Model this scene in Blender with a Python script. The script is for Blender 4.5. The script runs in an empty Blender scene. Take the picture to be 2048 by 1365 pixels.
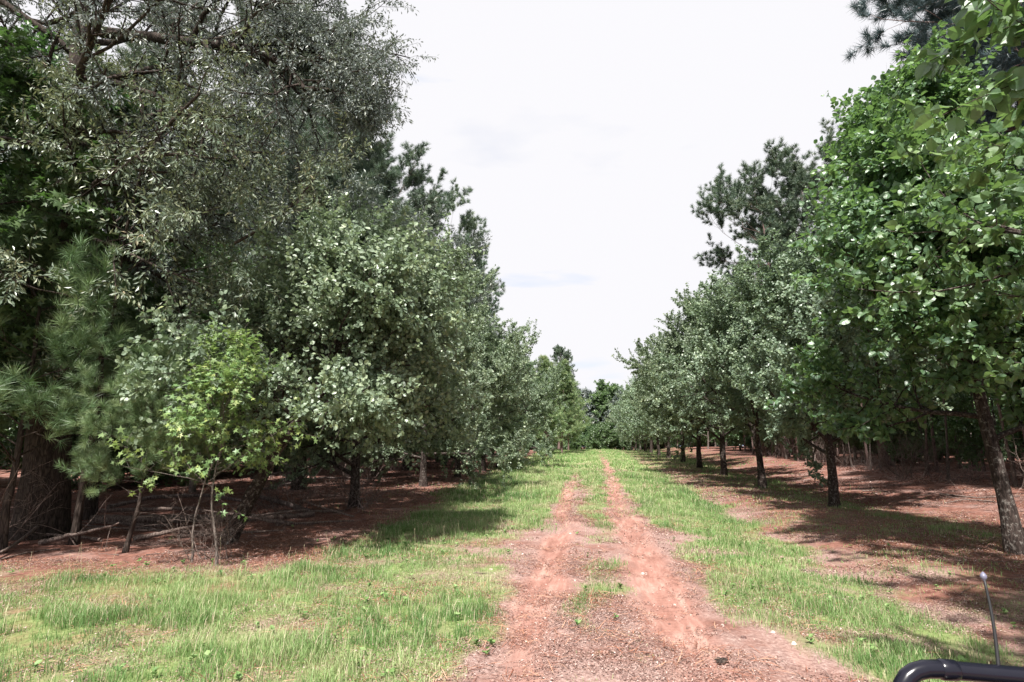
import bpy, math, random
import numpy as np
R_ = math.radians
# ------------------------------------------------------------------ camera
SC = bpy.context.scene
COL = SC.collection
F_PX, CAM_H = 1195.0, 1.7
PITCH = math.atan((892-682)/F_PX)
YAW = math.atan((1185-1024)/F_PX*math.cos(PITCH))
cam_d = bpy.data.cameras.new('camera'); cam = bpy.data.objects.new('camera', cam_d); COL.objects.link(cam)
cam_d.sensor_width = 36; cam_d.lens = 36*F_PX/2048; cam_d.clip_end = 3000; cam_d.clip_start = 0.05
cam.location = (0, 0, CAM_H); cam.rotation_euler = (math.pi/2+PITCH, 0, YAW)
SC.camera = cam
_Fw = np.array([-math.sin(YAW)*math.cos(PITCH), math.cos(YAW)*math.cos(PITCH), math.sin(PITCH)])
_Rt = np.array([math.cos(YAW), math.sin(YAW), 0]); _Up = np.cross(_Rt, _Fw)
def pt(x, y, Y):
    """the place in the world seen at a pixel of the photograph, Y metres down the lane"""
    d = _Fw+(x-1024)/F_PX*_Rt-(y-682)/F_PX*_Up
    return np.array([0, 0, CAM_H])+d*(Y/d[1])
# ------------------------------------------------------------------ light
SUN_EL, SUN_AZ = R_(58), R_(188)           # azimuth clockwise from +Y (down the lane)
w = bpy.data.worlds.new('World'); SC.world = w; w.use_nodes = True
nt = w.node_tree; N = nt.nodes; L = nt.links
for n in list(N): N.remove(n)
out = N.new('ShaderNodeOutputWorld'); bg = N.new('ShaderNodeBackground'); L.new(bg.outputs[0], out.inputs[0])
bg.inputs[1].default_value = 0.068
sky = N.new('ShaderNodeTexSky'); sky.sky_type = 'NISHITA'; sky.sun_disc = False
sky.sun_elevation = SUN_EL; sky.sun_rotation = SUN_AZ
tc = N.new('ShaderNodeTexCoord')
mp = N.new('ShaderNodeMapping'); mp.inputs['Scale'].default_value = (1, 1, 3.2); L.new(tc.outputs['Generated'], mp.inputs[0])
n1 = N.new('ShaderNodeTexNoise'); n1.inputs['Scale'].default_value = 2.3; n1.inputs['Detail'].default_value = 5; n1.inputs['Roughness'].default_value = .5
L.new(mp.outputs[0], n1.inputs[0])
r1 = N.new('ShaderNodeValToRGB'); L.new(n1.outputs[0], r1.inputs[0])
r1.color_ramp.elements[0].position = .24; r1.color_ramp.elements[0].color = (4.7, 4.9, 5.6, 1)
r1.color_ramp.elements[1].position = .42; r1.color_ramp.elements[1].color = (5.9, 5.85, 6.05, 1)
n2 = N.new('ShaderNodeTexNoise'); n2.inputs['Scale'].default_value = 3.1; n2.inputs['Detail'].default_value = 4
mp2 = N.new('ShaderNodeMapping'); mp2.inputs['Scale'].default_value = (1, 1, 5); mp2.inputs['Location'].default_value = (3.3, 1.1, .4)
L.new(tc.outputs['Generated'], mp2.inputs[0]); L.new(mp2.outputs[0], n2.inputs[0])
sep = N.new('ShaderNodeSeparateXYZ'); L.new(tc.outputs['Generated'], sep.inputs[0])
mr = N.new('ShaderNodeMapRange'); mr.inputs[1].default_value = .02; mr.inputs[2].default_value = .16; mr.inputs[3].default_value = -.16; mr.inputs[4].default_value = .25
L.new(sep.outputs[2], mr.inputs[0])
ad = N.new('ShaderNodeMath'); ad.operation = 'ADD'; L.new(n2.outputs[0], ad.inputs[0]); L.new(mr.outputs[0], ad.inputs[1])
r2 = N.new('ShaderNodeMapRange'); r2.inputs[1].default_value = .38; r2.inputs[2].default_value = .56; L.new(ad.outputs[0], r2.inputs[0])
mx = N.new('ShaderNodeMix'); mx.data_type = 'RGBA'
gapc = N.new('ShaderNodeMix'); gapc.data_type = 'RGBA'; gapc.inputs[0].default_value = .75; gapc.inputs[7].default_value = (4.4, 5.2, 6.9, 1); L.new(sky.outputs[0], gapc.inputs[6])
L.new(r2.outputs[0], mx.inputs[0]); L.new(gapc.outputs[2], mx.inputs[6]); L.new(r1.outputs[0], mx.inputs[7]); L.new(mx.outputs[2], bg.inputs[0])
sl = bpy.data.lights.new('sun', 'SUN'); sl.energy = 4.7; sl.angle = R_(1.5); sl.color = (1, .955, .89)
so = bpy.data.objects.new('sun', sl); COL.objects.link(so)
so.rotation_euler = (math.pi/2-SUN_EL, 0, math.pi-SUN_AZ)
SC.view_settings.view_transform = 'Standard'; SC.view_settings.look = 'None'; SC.view_settings.gamma = 1; SC.view_settings.exposure = 1.27
try: SC.cycles.max_bounces = 6; SC.cycles.transparent_max_bounces = 4; SC.cycles.diffuse_bounces = 4
except Exception: pass

# ------------------------------------------------------------------ numpy noise and the lay of the land
def vnoise(x, y, s, seed=0):
    x = np.asarray(x, float)/s; y = np.asarray(y, float)/s
    xi = np.floor(x); yi = np.floor(y); fx = x-xi; fy = y-yi
    def h(a, b):
        v = np.sin(a*127.1+b*311.7+seed*74.7)*43758.5453
        return v-np.floor(v)
    fx = fx*fx*(3-2*fx); fy = fy*fy*(3-2*fy)
    return (h(xi, yi)*(1-fx)+h(xi+1, yi)*fx)*(1-fy)+(h(xi, yi+1)*(1-fx)+h(xi+1, yi+1)*fx)*fy
def fb(x, y, s, seed=0): return .55*vnoise(x, y, s, seed)+.3*vnoise(x, y, s/2.1, seed+1)+.15*vnoise(x, y, s/4.3, seed+2)
def sm(a, b, v):
    t = np.clip((np.asarray(v, float)-a)/(b-a), 0, 1); return t*t*(3-2*t)
def gs(v, s): return np.exp(-(v/s)**2)
def tl(y): return -.74+.07*np.sin(y*.21)-.1*sm(10, 30, y)+.12*sm(7, 3, y)
def tr(y): return .66+.06*np.sin(y*.17+1)+.2*sm(12, 30, y)
def gz(x, y):
    x = np.asarray(x, float); y = np.asarray(y, float)
    z = 1.12*np.clip((y-14)/66, 0, 1)**1.15
    z = z-.014*np.clip(y-82, 0, 150)
    z = z+.42*sm(7.6, 12.5, x)+.02*np.clip(x-12.5, 0, 40)
    z = z-.3*gs(x+5.6, 1.3)*sm(22, 36, y)*sm(75, 60, y)+.1*gs(x+3.2, 1.3)*sm(20, 34, y)
    z = z-.13*gs(x-3.5, .9)*sm(60, 40, y)+.05*gs(x, 2.2)
    near = sm(60, 25, y)
    z = z-near*(.05*gs(x-tl(y), .19)+.055*gs(x-tr(y), .2))
    z = z+near*(.03*gs(x-tl(y)-.33, .12)+.025*gs(x-tr(y)-.36, .12))
    return z+.05*(fb(x, y, 2.3, 5)-.5)+.2*(vnoise(x, y, 11, 8)-.5)*sm(3, 7, abs(x))
def m_dirt(x, y):
    x = x+.3*(fb(x, y, 3.2, 23)-.5)+.10*(fb(x, y*.3, .35, 27)-.5); n = .6*fb(x, y*.3, .8, 21)+.4*fb(x, y*.4, .3, 29)
    a = gs(x-tl(y), .25)*sm(42, 24, y)*(.6+.3*sm(3, 9, y))+gs(x-tr(y), .31)*(1-.3*sm(40, 70, y))
    b = .22*gs(x-.1, 1.5)*sm(22, 12, y)+.3*gs(x-1.6, .5)*sm(9, 5, y)
    return np.clip((a+b)*(.35+1.15*np.clip((n-.3)/.4, 0, 1))-.1, 0, 1)
def m_grass(x, y):
    n = .55*fb(x, y, 1.5, 31)+.45*fb(x, y, .45, 35); n3 = fb(x, y, .5, 39); xt = x; x = x+1.1*(fb(x, y, 1.7, 33)-.5)+.5*(fb(x, y, .5, 34)-.5)
    left = sm(-.65, -1.2, x)*np.where(y < 8.6, 1, 0)*(.78-.3*sm(-3, -7, x)*sm(5, 8, y))
    edge = -4.5-.6*sm(15, 22, y)-1.4*sm(26, 40, y)+1.2*(n-.5)
    lft2 = sm(-.95+.05*sm(12, 22, y), -1.45+.1*sm(12, 22, y), x)*sm(edge-.8, edge+.8, x)*(.75+.25*sm(9, 16, y))
    lft = np.maximum(left*sm(9.6, 7.4, y+(n-.5)*2.0), lft2)
    rgt = sm(1.05, 1.65, x+.3*(n-.5)-.2*sm(11, 4, y)+.3*sm(12, 26, y))*sm(4.1, 3.2, x+.8*(n-.5))*(.8+.2*sm(5, 15, y))
    rg2 = sm(3.2, 4.2, x)*(.2*sm(8.4, 7.4, x+(n-.5)*1.3)+.22*sm(28, 45, y)*sm(12.5, 9, x)+.2*gs(x-7.3, .7))
    mid = gs(x-.0, .36)*(.25+.5*sm(22, 5, y)*sm(.38, .55, fb(x, y, 1.0, 77))+.85*sm(9, 20, y))+(gs(x, 1.7)*.8)*sm(16, 38, y)
    mid = mid+.25*gs(x-1.35, .4)*sm(8, 12, y)+.45*gs(x-.12, .22)*sm(9, 7, y)*sm(5.2, 6, y)+.5*gs(x-1.9, .5)*sm(8.5, 6, y)*sm(.4, .6, n)+.35*gs(x+1.35, .4)
    g = np.maximum.reduce([lft, rgt, rg2, mid])
    g = g*(1-.85*m_dirt(xt, y)*(1-.3*sm(40, 70, y)))
    n = np.clip((n-.3)/.4, 0, 1)
    return np.clip(g*(.35+.85*n+.3*(n3-.5)), 0, 1)

# ------------------------------------------------------------------ mesh helpers
class MB:
    """collects vertices and faces and links them as one mesh object"""
    def __init__(s): s.v = []; s.f = []; s.t = []; s.n = 0
    def add(s, v, f, tint=None):
        v = np.asarray(v, np.float32).reshape(-1, 3)
        s.v.append(v)
        for a in (f if isinstance(f, list) else [f]): s.f.append(np.asarray(a, np.int64)+s.n)
        s.t.append(np.zeros(len(v), np.float32) if tint is None else np.asarray(tint, np.float32)); s.n += len(v)
    def mesh(s, name, mat, smooth=False):
        me = bpy.data.meshes.new(name)
        v = np.concatenate(s.v); me.vertices.add(len(v)); me.vertices.foreach_set('co', v.ravel())
        loops = np.concatenate([f.ravel() for f in s.f]); cnt = np.concatenate([np.full(len(f), f.shape[1]) for f in s.f])
        me.loops.add(len(loops)); me.loops.foreach_set('vertex_index', loops.astype(np.int32))
        me.polygons.add(len(cnt)); st = np.concatenate([[0], np.cumsum(cnt)[:-1]]).astype(np.int32)
        me.polygons.foreach_set('loop_start', st); me.polygons.foreach_set('loop_total', cnt.astype(np.int32))
        me.polygons.foreach_set('use_smooth', np.full(len(cnt), smooth))
        a = me.attributes.new('tint', 'FLOAT', 'POINT'); a.data.foreach_set('value', np.concatenate(s.t))
        me.update(calc_edges=True); me.materials.append(mat); return me
def link(name, me, parent=None):
    o = bpy.data.objects.new(name, me); COL.objects.link(o)
    if parent is not None: o.parent = parent
    return o
def tag(o, label=None, cat=None, group=None, kind=None):
    for k, v in (('label', label), ('category', cat), ('group', group), ('kind', kind)):
        if v: o[k] = v
    return o
def empty(name, loc=(0, 0, 0), rz=0):
    o = bpy.data.objects.new(name, None); COL.objects.link(o); o.location = loc; o.rotation_euler = (0, 0, rz); o.empty_display_size = .2; return o
def nrm(a): return a/np.maximum(np.linalg.norm(a, axis=-1, keepdims=True), 1e-9)
def tubes(mb, P, R, s=6, cap=False, tint=None):
    P = np.asarray(P, float); R = np.asarray(R, float)
    if P.ndim == 2: P = P[None]; R = R[None]
    n, k, _ = P.shape
    T = nrm(np.gradient(P, axis=1)); m = nrm(T.mean(1))
    ref = np.where(abs(m[:, 2:3]) > .8, np.array([[1., .13, 0]]), np.array([[0, 0, 1.]]))[:, None, :]
    A = nrm(np.cross(T, ref)); B = np.cross(T, A)
    th = np.arange(s)*2*math.pi/s
    V = P[:, :, None]+R[:, :, None, None]*(np.cos(th)[None, None, :, None]*A[:, :, None]+np.sin(th)[None, None, :, None]*B[:, :, None])
    i, j, q = np.meshgrid(np.arange(n), np.arange(k-1), np.arange(s), indexing='ij')
    b = (i*k+j)*s; q2 = (q+1) % s
    Fq = np.stack([b+q, b+q2, b+s+q2, b+s+q], -1).reshape(-1, 4)
    fs = [Fq]
    if cap:
        for e in (0, k-1):
            fs.append(((np.arange(n)*k+e)*s)[:, None]+np.arange(s)[None])
    mb.add(V.reshape(-1, 3), fs, None if tint is None else np.full(n*k*s, tint))
def interp(P, t):
    """P[m,K,3], t[m,n] -> points, tangents"""
    K = P.shape[1]; u = np.clip(t, 0, .9999)*(K-1); i = u.astype(int); f = (u-i)[..., None]
    m = np.arange(P.shape[0])[:, None]
    a = P[m, i]; b = P[m, i+1]
    return a*(1-f)+b*f, nrm(b-a)
def grow(rg, P, R, n, t0, t1, lenf, ang, up, k=5, wig=.12, rs=.6, tip=.3, angj=.25):
    m = P.shape[0]
    t = t0+(t1-t0)*(np.arange(n)[None]+rg.random((m, n)))/n
    p, T = interp(P, t); r = interp(np.repeat(R[..., None], 3, 2), t)[0][..., 0]
    az = (np.arange(n)[None]*2.4+rg.random((m, 1))*6.28+rg.normal(0, .5, (m, n)))
    ref = np.where(abs(T[..., 2:3]) > .9, np.array([1., 0, 0]), np.array([0, 0, 1.]))
    A = nrm(np.cross(T, ref)); B = np.cross(T, A)
    a = (ang(t) if callable(ang) else ang)+rg.normal(0, angj, (m, n))
    D = T*np.cos(a)[..., None]+(A*np.cos(az)[..., None]+B*np.sin(az)[..., None])*np.sin(a)[..., None]
    Ln = (lenf(t, p) if callable(lenf) else lenf)*(1+rg.normal(0, .18, (m, n)))
    p = p.reshape(-1, 3); D = D.reshape(-1, 3); Ln = np.maximum(np.broadcast_to(Ln, (m, n)).reshape(-1), .05); r = r.reshape(-1)
    return walk(rg, p, D, Ln, r*rs, k, up, wig, tip)
def walk(rg, p, D, Ln, r, k, up, wig, tip):
    pts = [p]; d = nrm(D)
    for i in range(k-1):
        d = nrm(d+np.array([0, 0, up])/(k-1)+rg.normal(0, wig, d.shape))
        pts.append(pts[-1]+d*(Ln/(k-1))[:, None])
    s = np.linspace(0, 1, k)
    return np.stack(pts, 1), r[:, None]*(1-(1-tip)*s)[None]
# leaf templates: (along, across, normal), faces
LF_OVAL = (np.array([(0, 0, 0), (.22, .36, .07), (.62, .40, .06), (1, 0, -.1), (.62, -.40, .06), (.22, -.36, .07), (.5, 0, -.03)]),
           [np.array([(0, 6, 2, 1), (6, 3, 2, 2)][:1]+[(0, 5, 4, 6)]), np.array([(6, 3, 2), (6, 4, 3)])])
LF_LITE = (np.array([(0, 0, 0), (.45, .42, .05), (1, 0, -.06), (.45, -.42, .05)]), [np.array([(0, 2, 1), (0, 3, 2)])])
def _ovate():
    u = [0, .12, .3, .5, .7, .87, 1]; w_ = [0, .27, .42, .43, .33, .17, 0]; v = []; q = []; t = []
    for a_, b_ in zip(u, w_): v.append((a_, 0, -.05-.16*a_*a_))
    for sg in (1, -1):
        o_ = len(v)
        for a_, b_ in zip(u[1:-1], w_[1:-1]): v.append((a_-.03, sg*b_, .05-.14*a_*a_+.02*math.sin(a_*19)))
        t += [(0, 1, o_), (6, o_+4, 5)]
        for k_ in range(4): q.append((k_+1, k_+2, o_+k_+1, o_+k_))
    return np.array(v), [np.array(q), np.array(t)]
LF_BIG = _ovate()
LF_NARR = (np.array([(0, 0, 0), (.55, .17, .03), (1, 0, -.1), (.55, -.17, .03)]), [np.array([(0, 2, 1), (0, 3, 2)])])
def _star():
    v = [(.3, 0, 0)]; 
    for i in range(10):
        a = math.pi+i*math.pi/5
        r = (.62 if i % 2 else .24) if i else .3
        v.append((.3+r*math.cos(a), r*math.sin(a), -.1*r))
    return np.array(v), [np.array([(0, 1+i, 1+(i+1) % 10) for i in range(10)])]
LF_STAR = _star()
def _tuft(n, wd, seed, spread=1.15, droop=.12):
    rg = np.random.default_rng(seed); V = []; Fc = []
    for i in range(n):
        a = spread*math.sqrt((i+.5)/n)+rg.normal(0, .08); b = i*2.4
        d = np.array([math.cos(a), math.sin(a)*math.cos(b), math.sin(a)*math.sin(b)]); l = rg.uniform(.75, 1.05)
        s = nrm(np.cross(d, rg.normal(0, 1, 3)))*wd
        o = d*.03+np.array([-.25*rg.random(), 0, 0]); k = len(V)
        V += [o-s, o+s, o+d*l*.6+s*.8, o+d*l*.6-s*.8, o+d*l+np.array([0, 0, -droop])]
        Fc.append(k)
    Fc = np.array(Fc)
    return np.array(V), [np.stack([Fc, Fc+1, Fc+2, Fc+3], 1), np.stack([Fc+3, Fc+2, Fc+4], 1)]
TUFT_FINE = _tuft(44, .011, 1); TUFT_MID = _tuft(20, .02, 2); TUFT_FAR = _tuft(12, .036, 3)
def stamp(mb, rg, tpl, pos, D, Nn, size, tintv=None):
    tv, tf = tpl; n = len(pos); k = len(tv)
    D = nrm(D); S = nrm(np.cross(Nn, D)); Nn = np.cross(D, S); size = np.broadcast_to(size, (n,))[:, None, None]
    V = pos[:, None]+size*(tv[None, :, 0:1]*D[:, None]+tv[None, :, 1:2]*S[:, None]+tv[None, :, 2:3]*Nn[:, None])
    base = (np.arange(n)*k)[:, None, None]
    fs = [(f[None]+base).reshape(-1, f.shape[1]) for f in tf]
    t = rg.random(n) if tintv is None else tintv
    mb.add(V.reshape(-1, 3), fs, np.repeat(t, k))
def leaves(mb, rg, P, n, tpl, size, off=.07, upn=.8, drop=.25, along=.5, t0=.1, sj=.22, clump=None):
    m = P.shape[0]; t = t0+(1-t0)*rg.random((m, n))
    p, T = interp(P, t); p = p.reshape(-1, 3); T = T.reshape(-1, 3)
    o = nrm(rg.normal(0, 1, p.shape)); D = nrm(T*along+o*.8+np.array([0, 0, -drop]))
    p = p+o*off*rg.random((len(p), 1))
    rad_ = p-np.array([0, 0, .55])*p.max(0)
    Nn = np.array([0, 0, upn*.62])+rg.normal(0, .42, p.shape)+o*.2+nrm(rad_)*.62
    sz = size*np.clip(1+rg.normal(0, sj, len(p)), .4, 1.6)
    tw = np.repeat(rg.random(m), n)
    stamp(mb, rg, tpl, p, D, Nn, sz, np.clip(.6*rg.random(len(p))+.4*tw, 0, 1))
def tufts(mb, rg, P, n, tpl, size, t0=.35, upw=.3, jit=.35):
    m = P.shape[0]; t = t0+(1-t0)*(np.arange(n)[None]+rg.random((m, n)))/n; t[:, -1] = .999
    p, T = interp(P, t); p = p.reshape(-1, 3); T = T.reshape(-1, 3)
    D = nrm(T+rg.normal(0, jit, T.shape)+np.array([0, 0, upw]))
    stamp(mb, rg, tpl, p, D, rg.normal(0, 1, p.shape), size*np.clip(1+rg.normal(0, .15, len(p)), .5, 1.5))

# ------------------------------------------------------------------ materials
def new_mat(name):
    m = bpy.data.materials.new(name); m.use_nodes = True
    b = m.node_tree.nodes['Principled BSDF']; return m, m.node_tree.nodes, m.node_tree.links, b
def ramp(N, L, src, stops):
    r = N.new('ShaderNodeValToRGB'); e = r.color_ramp.elements
    while len(e) < len(stops): e.new(.5)
    for q, (p, c) in zip(e, stops): q.position = p; q.color = (*c, 1)
    L.new(src, r.inputs[0]); return r
def mat_leaf(name, stops, rough=.42, spec=.5, trans=.3, tcol=(.16, .26, .03), var=.25, hj=.02):
    m, N, L, b = new_mat(name)
    at = N.new('ShaderNodeAttribute'); at.attribute_name = 'tint'
    r = ramp(N, L, at.outputs['Fac'], stops)
    oi = N.new('ShaderNodeObjectInfo')
    hs = N.new('ShaderNodeHueSaturation'); L.new(r.outputs[0], hs.inputs['Color'])
    a = N.new('ShaderNodeMapRange'); a.inputs[3].default_value = 1-var; a.inputs[4].default_value = 1+var; L.new(oi.outputs['Random'], a.inputs[0]); L.new(a.outputs[0], hs.inputs['Value'])
    a2 = N.new('ShaderNodeMapRange'); a2.inputs[3].default_value = .5+hj; a2.inputs[4].default_value = .5-hj
    wn = N.new('ShaderNodeTexWhiteNoise'); wn.noise_dimensions = '1D'; L.new(oi.outputs['Random'], wn.inputs['W']); L.new(wn.outputs['Value'], a2.inputs[0]); L.new(a2.outputs[0], hs.inputs['Hue'])
    L.new(hs.outputs[0], b.inputs['Base Color']); b.inputs['Roughness'].default_value = rough; b.inputs['Specular IOR Level'].default_value = spec
    tr_ = N.new('ShaderNodeBsdfTranslucent')
    mc = N.new('ShaderNodeMix'); mc.data_type = 'RGBA'; mc.inputs[0].default_value = .6; L.new(hs.outputs[0], mc.inputs[6]); mc.inputs[7].default_value = (*tcol, 1)
    L.new(mc.outputs[2], tr_.inputs[0])
    ms = N.new('ShaderNodeMixShader'); ms.inputs[0].default_value = trans
    L.new(b.outputs[0], ms.inputs[1]); L.new(tr_.outputs[0], ms.inputs[2]); L.new(ms.outputs[0], N['Material Output'].inputs[0])
    return m
def mat_bark(name, dark, light, lichen=None, sc=1.0, amt=.45):
    m, N, L, b = new_mat(name)
    tc = N.new('ShaderNodeTexCoord'); mp = N.new('ShaderNodeMapping'); mp.inputs['Scale'].default_value = (sc, sc, sc*.22); L.new(tc.outputs['Object'], mp.inputs[0])
    n = N.new('ShaderNodeTexNoise'); n.inputs['Scale'].default_value = 30; n.inputs['Detail'].default_value = 6; n.inputs['Roughness'].default_value = .65; L.new(mp.outputs[0], n.inputs[0])
    v = N.new('ShaderNodeTexVoronoi'); v.feature = 'DISTANCE_TO_EDGE'; v.inputs['Scale'].default_value = 26; L.new(mp.outputs[0], v.inputs[0])
    r = ramp(N, L, n.outputs[0], [(.35, dark), (.65, light)])
    c = r.outputs[0]
    k = N.new('ShaderNodeMix'); k.data_type = 'RGBA'; k.blend_type = 'MULTIPLY'; k.inputs[0].default_value = .75
    vr = ramp(N, L, v.outputs[0], [(0, (.25, .22, .2)), (.12, (1, 1, 1))]); L.new(c, k.inputs[6]); L.new(vr.outputs[0], k.inputs[7]); c = k.outputs[2]
    if lichen:
        n2 = N.new('ShaderNodeTexNoise'); n2.inputs['Scale'].default_value = 15*sc; n2.inputs['Detail'].default_value = 7; n2.inputs['Roughness'].default_value = .7; L.new(tc.outputs['Object'], n2.inputs[0])
        q = ramp(N, L, n2.outputs[0], [(1-amt-.02, (0, 0, 0)), (1-amt+.11, (1, 1, 1))])
        k2 = N.new('ShaderNodeMix'); k2.data_type = 'RGBA'; L.new(q.outputs[0], k2.inputs[0]); L.new(c, k2.inputs[6]); k2.inputs[7].default_value = (*lichen, 1); c = k2.outputs[2]
    L.new(c, b.inputs['Base Color']); b.inputs['Roughness'].default_value = .9; b.inputs['Specular IOR Level'].default_value = .2
    bp = N.new('ShaderNodeBump'); bp.inputs['Strength'].default_value = .9; bp.inputs['Distance'].default_value = .03
    ad = N.new('ShaderNodeMath'); ad.operation = 'ADD'; L.new(n.outputs[0], ad.inputs[0]); L.new(v.outputs[0], ad.inputs[1]); L.new(ad.outputs[0], bp.inputs['Height']); L.new(bp.outputs[0], b.inputs['Normal'])
    return m
M = {}
M['pear'] = mat_leaf('pear_leaf', [(0, (.10, .15, .10)), (.55, (.195, .26, .175)), (.93, (.29, .36, .22)), (1, (.30, .34, .14))], rough=.42, spec=.7, trans=.32, tcol=(.24, .34, .14), var=.12)
M['pear_near'] = mat_leaf('pear_leaf_near', [(0, (.06, .115, .07)), (.6, (.115, .19, .09)), (.985, (.19, .28, .11)), (1, (.3, .1, .03))], rough=.40, spec=.8, trans=.36, tcol=(.20, .36, .06), var=.1)
M['oak'] = mat_leaf('oak_leaf', [(0, (.09, .115, .11)), (.6, (.18, .215, .20)), (.95, (.27, .29, .23)), (1, (.34, .27, .16))], rough=.45, spec=.6, trans=.22, tcol=(.12, .16, .06), var=.15)
M['oak_pale'] = mat_leaf('pale_oak_leaf', [(0, (.09, .13, .09)), (.5, (.16, .21, .15)), (.93, (.24, .26, .15)), (1, (.42, .31, .19))], rough=.4, spec=.6, trans=.25, tcol=(.2, .22, .07), var=.1)
M['dense'] = mat_leaf('broad_leaf', [(0, (.05, .09, .04)), (.6, (.10, .165, .07)), (1, (.16, .24, .09))], rough=.4, spec=.7, trans=.3, tcol=(.08, .2, .02), var=.3)
M['bright'] = mat_leaf('sapling_leaf', [(0, (.11, .19, .08)), (.6, (.19, .30, .12)), (1, (.36, .42, .14))], rough=.45, spec=.4, trans=.36, tcol=(.28, .42, .10), var=.1)
M['pine_blue'] = mat_leaf('blue_pine_needle', [(0, (.05, .08, .095)), (.7, (.09, .135, .15)), (1, (.13, .18, .18))], rough=.45, spec=.5, trans=.12, tcol=(.1, .14, .12), var=.1)
M['pine'] = mat_leaf('pine_needle', [(0, (.07, .11, .085)), (.7, (.125, .18, .12)), (1, (.19, .24, .14))], rough=.45, spec=.4, trans=.12, tcol=(.1, .16, .03), var=.25)
M['pine_soft'] = mat_leaf('soft_pine_needle', [(0, (.08, .13, .06)), (.6, (.14, .22, .10)), (1, (.25, .32, .15))], rough=.45, spec=.5, trans=.18, tcol=(.16, .24, .07), var=.1)
M['pine_young'] = mat_leaf('young_pine_needle', [(0, (.11, .19, .09)), (.6, (.20, .30, .14)), (1, (.34, .42, .2))], rough=.4, spec=.5, trans=.2, tcol=(.2, .26, .08), var=.12)
M['bark_pear'] = mat_bark('pear_bark', (.022, .016, .014), (.075, .055, .048), (.22, .20, .18), 1.0, .45)
M['bark_pine'] = mat_bark('pine_bark', (.10, .065, .06), (.27, .19, .175), None, .6)
M['bark_oak'] = mat_bark('oak_bark', (.025, .019, .017), (.085, .065, .055), None, .7)
M['bark_grey'] = mat_bark('grey_bark', (.09, .07, .062), (.24, .2, .18), (.4, .38, .34), 1.2, .4)
M['dead'] = mat_bark('dead_wood', (.12, .085, .075), (.32, .25, .22), None, 1)
M['log'] = mat_bark('log_bark', (.10, .075, .07), (.30, .235, .22), (.42, .37, .35), .8, .42)

# ------------------------------------------------------------------ ground
def axis(segs):
    a = [segs[0][0]]
    for (s, e, st) in segs: a += list(np.arange(s, e, st)[1:])+[e]
    return np.array(a)
gx = axis([(-600, -120, 60), (-120, -40, 5), (-40, -10, .8), (-10, -2.5, .14), (-2.5, 3, .05), (3, 9, .14), (9, 30, .6), (30, 120, 5), (120, 600, 60)])
gy = axis([(-60, 0, 4), (0, 4, .08), (4, 9, .024), (9, 14, .06), (14, 30, .16), (30, 90, .5), (90, 200, 4), (200, 1400, 80)])
X, Y = np.meshgrid(gx, gy); Z = gz(X, Y)
Z = Z+(.0035*(fb(X, Y*.4, .2, 3)-.5)*2)*sm(25, 12, Y)
tread = .005*np.sin(Y*2*math.pi/.11+abs(X-tr(Y))*22)*(gs(X-tr(Y)-.02, .15)+.8*gs(X-tl(Y), .13))*sm(.4, .55, fb(X, Y, 1.4, 60))
Z = Z+tread*(Y < 9)*(Y > 4)
nx, ny = len(gx), len(gy)
i, j = np.meshgrid(np.arange(nx-1), np.arange(ny-1)); a = (j*nx+i).ravel()
mb = MB(); mb.add(np.stack([X, Y, Z], -1), np.stack([a, a+1, a+1+nx, a+nx], 1))
m, N, L, b = new_mat('ground_soil')
def attr(n):
    q = N.new('ShaderNodeAttribute'); q.attribute_name = n; return q.outputs['Fac']
tc = N.new('ShaderNodeTexCoord')
def noise(s, d=5, r=.6, src=None):
    q = N.new('ShaderNodeTexNoise'); q.inputs['Scale'].default_value = s; q.inputs['Detail'].default_value = d; q.inputs['Roughness'].default_value = r
    L.new(src or tc.outputs['Object'], q.inputs[0]); return q.outputs[0]
def mixc(f, a_, b_):
    q = N.new('ShaderNodeMix'); q.data_type = 'RGBA'
    L.new(f, q.inputs[0]) if not isinstance(f, float) else setattr(q.inputs[0], 'default_value', f)
    for s_, v_ in ((6, a_), (7, b_)):
        if isinstance(v_, tuple): q.inputs[s_].default_value = (*v_, 1)
        else: L.new(v_, q.inputs[s_])
    return q.outputs[2]
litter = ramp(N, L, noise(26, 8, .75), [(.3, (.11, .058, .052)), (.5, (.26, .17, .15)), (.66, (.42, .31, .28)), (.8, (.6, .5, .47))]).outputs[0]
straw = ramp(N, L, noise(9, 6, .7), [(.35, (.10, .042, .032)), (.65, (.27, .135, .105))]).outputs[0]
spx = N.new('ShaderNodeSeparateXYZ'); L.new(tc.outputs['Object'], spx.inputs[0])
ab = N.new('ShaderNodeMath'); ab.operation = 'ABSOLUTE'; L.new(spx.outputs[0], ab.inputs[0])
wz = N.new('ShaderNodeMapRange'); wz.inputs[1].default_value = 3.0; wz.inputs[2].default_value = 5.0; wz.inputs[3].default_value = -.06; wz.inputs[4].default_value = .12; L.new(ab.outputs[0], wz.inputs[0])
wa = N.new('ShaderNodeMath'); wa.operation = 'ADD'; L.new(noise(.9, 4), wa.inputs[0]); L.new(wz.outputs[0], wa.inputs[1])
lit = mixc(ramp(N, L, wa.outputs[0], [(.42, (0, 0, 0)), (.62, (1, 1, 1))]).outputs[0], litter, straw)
stm = N.new('ShaderNodeMapping'); stm.inputs['Scale'].default_value = (1, .16, 1); L.new(tc.outputs['Object'], stm.inputs[0])
clay = ramp(N, L, noise(6, 9, .68, stm.outputs[0]), [(.3, (.19, .09, .07)), (.5, (.30, .16, .13)), (.7, (.42, .28, .235))]).outputs[0]
grassc = ramp(N, L, noise(18, 6, .7), [(.3, (.09, .10, .04)), (.5, (.17, .22, .08)), (.7, (.25, .28, .13))]).outputs[0]
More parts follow.
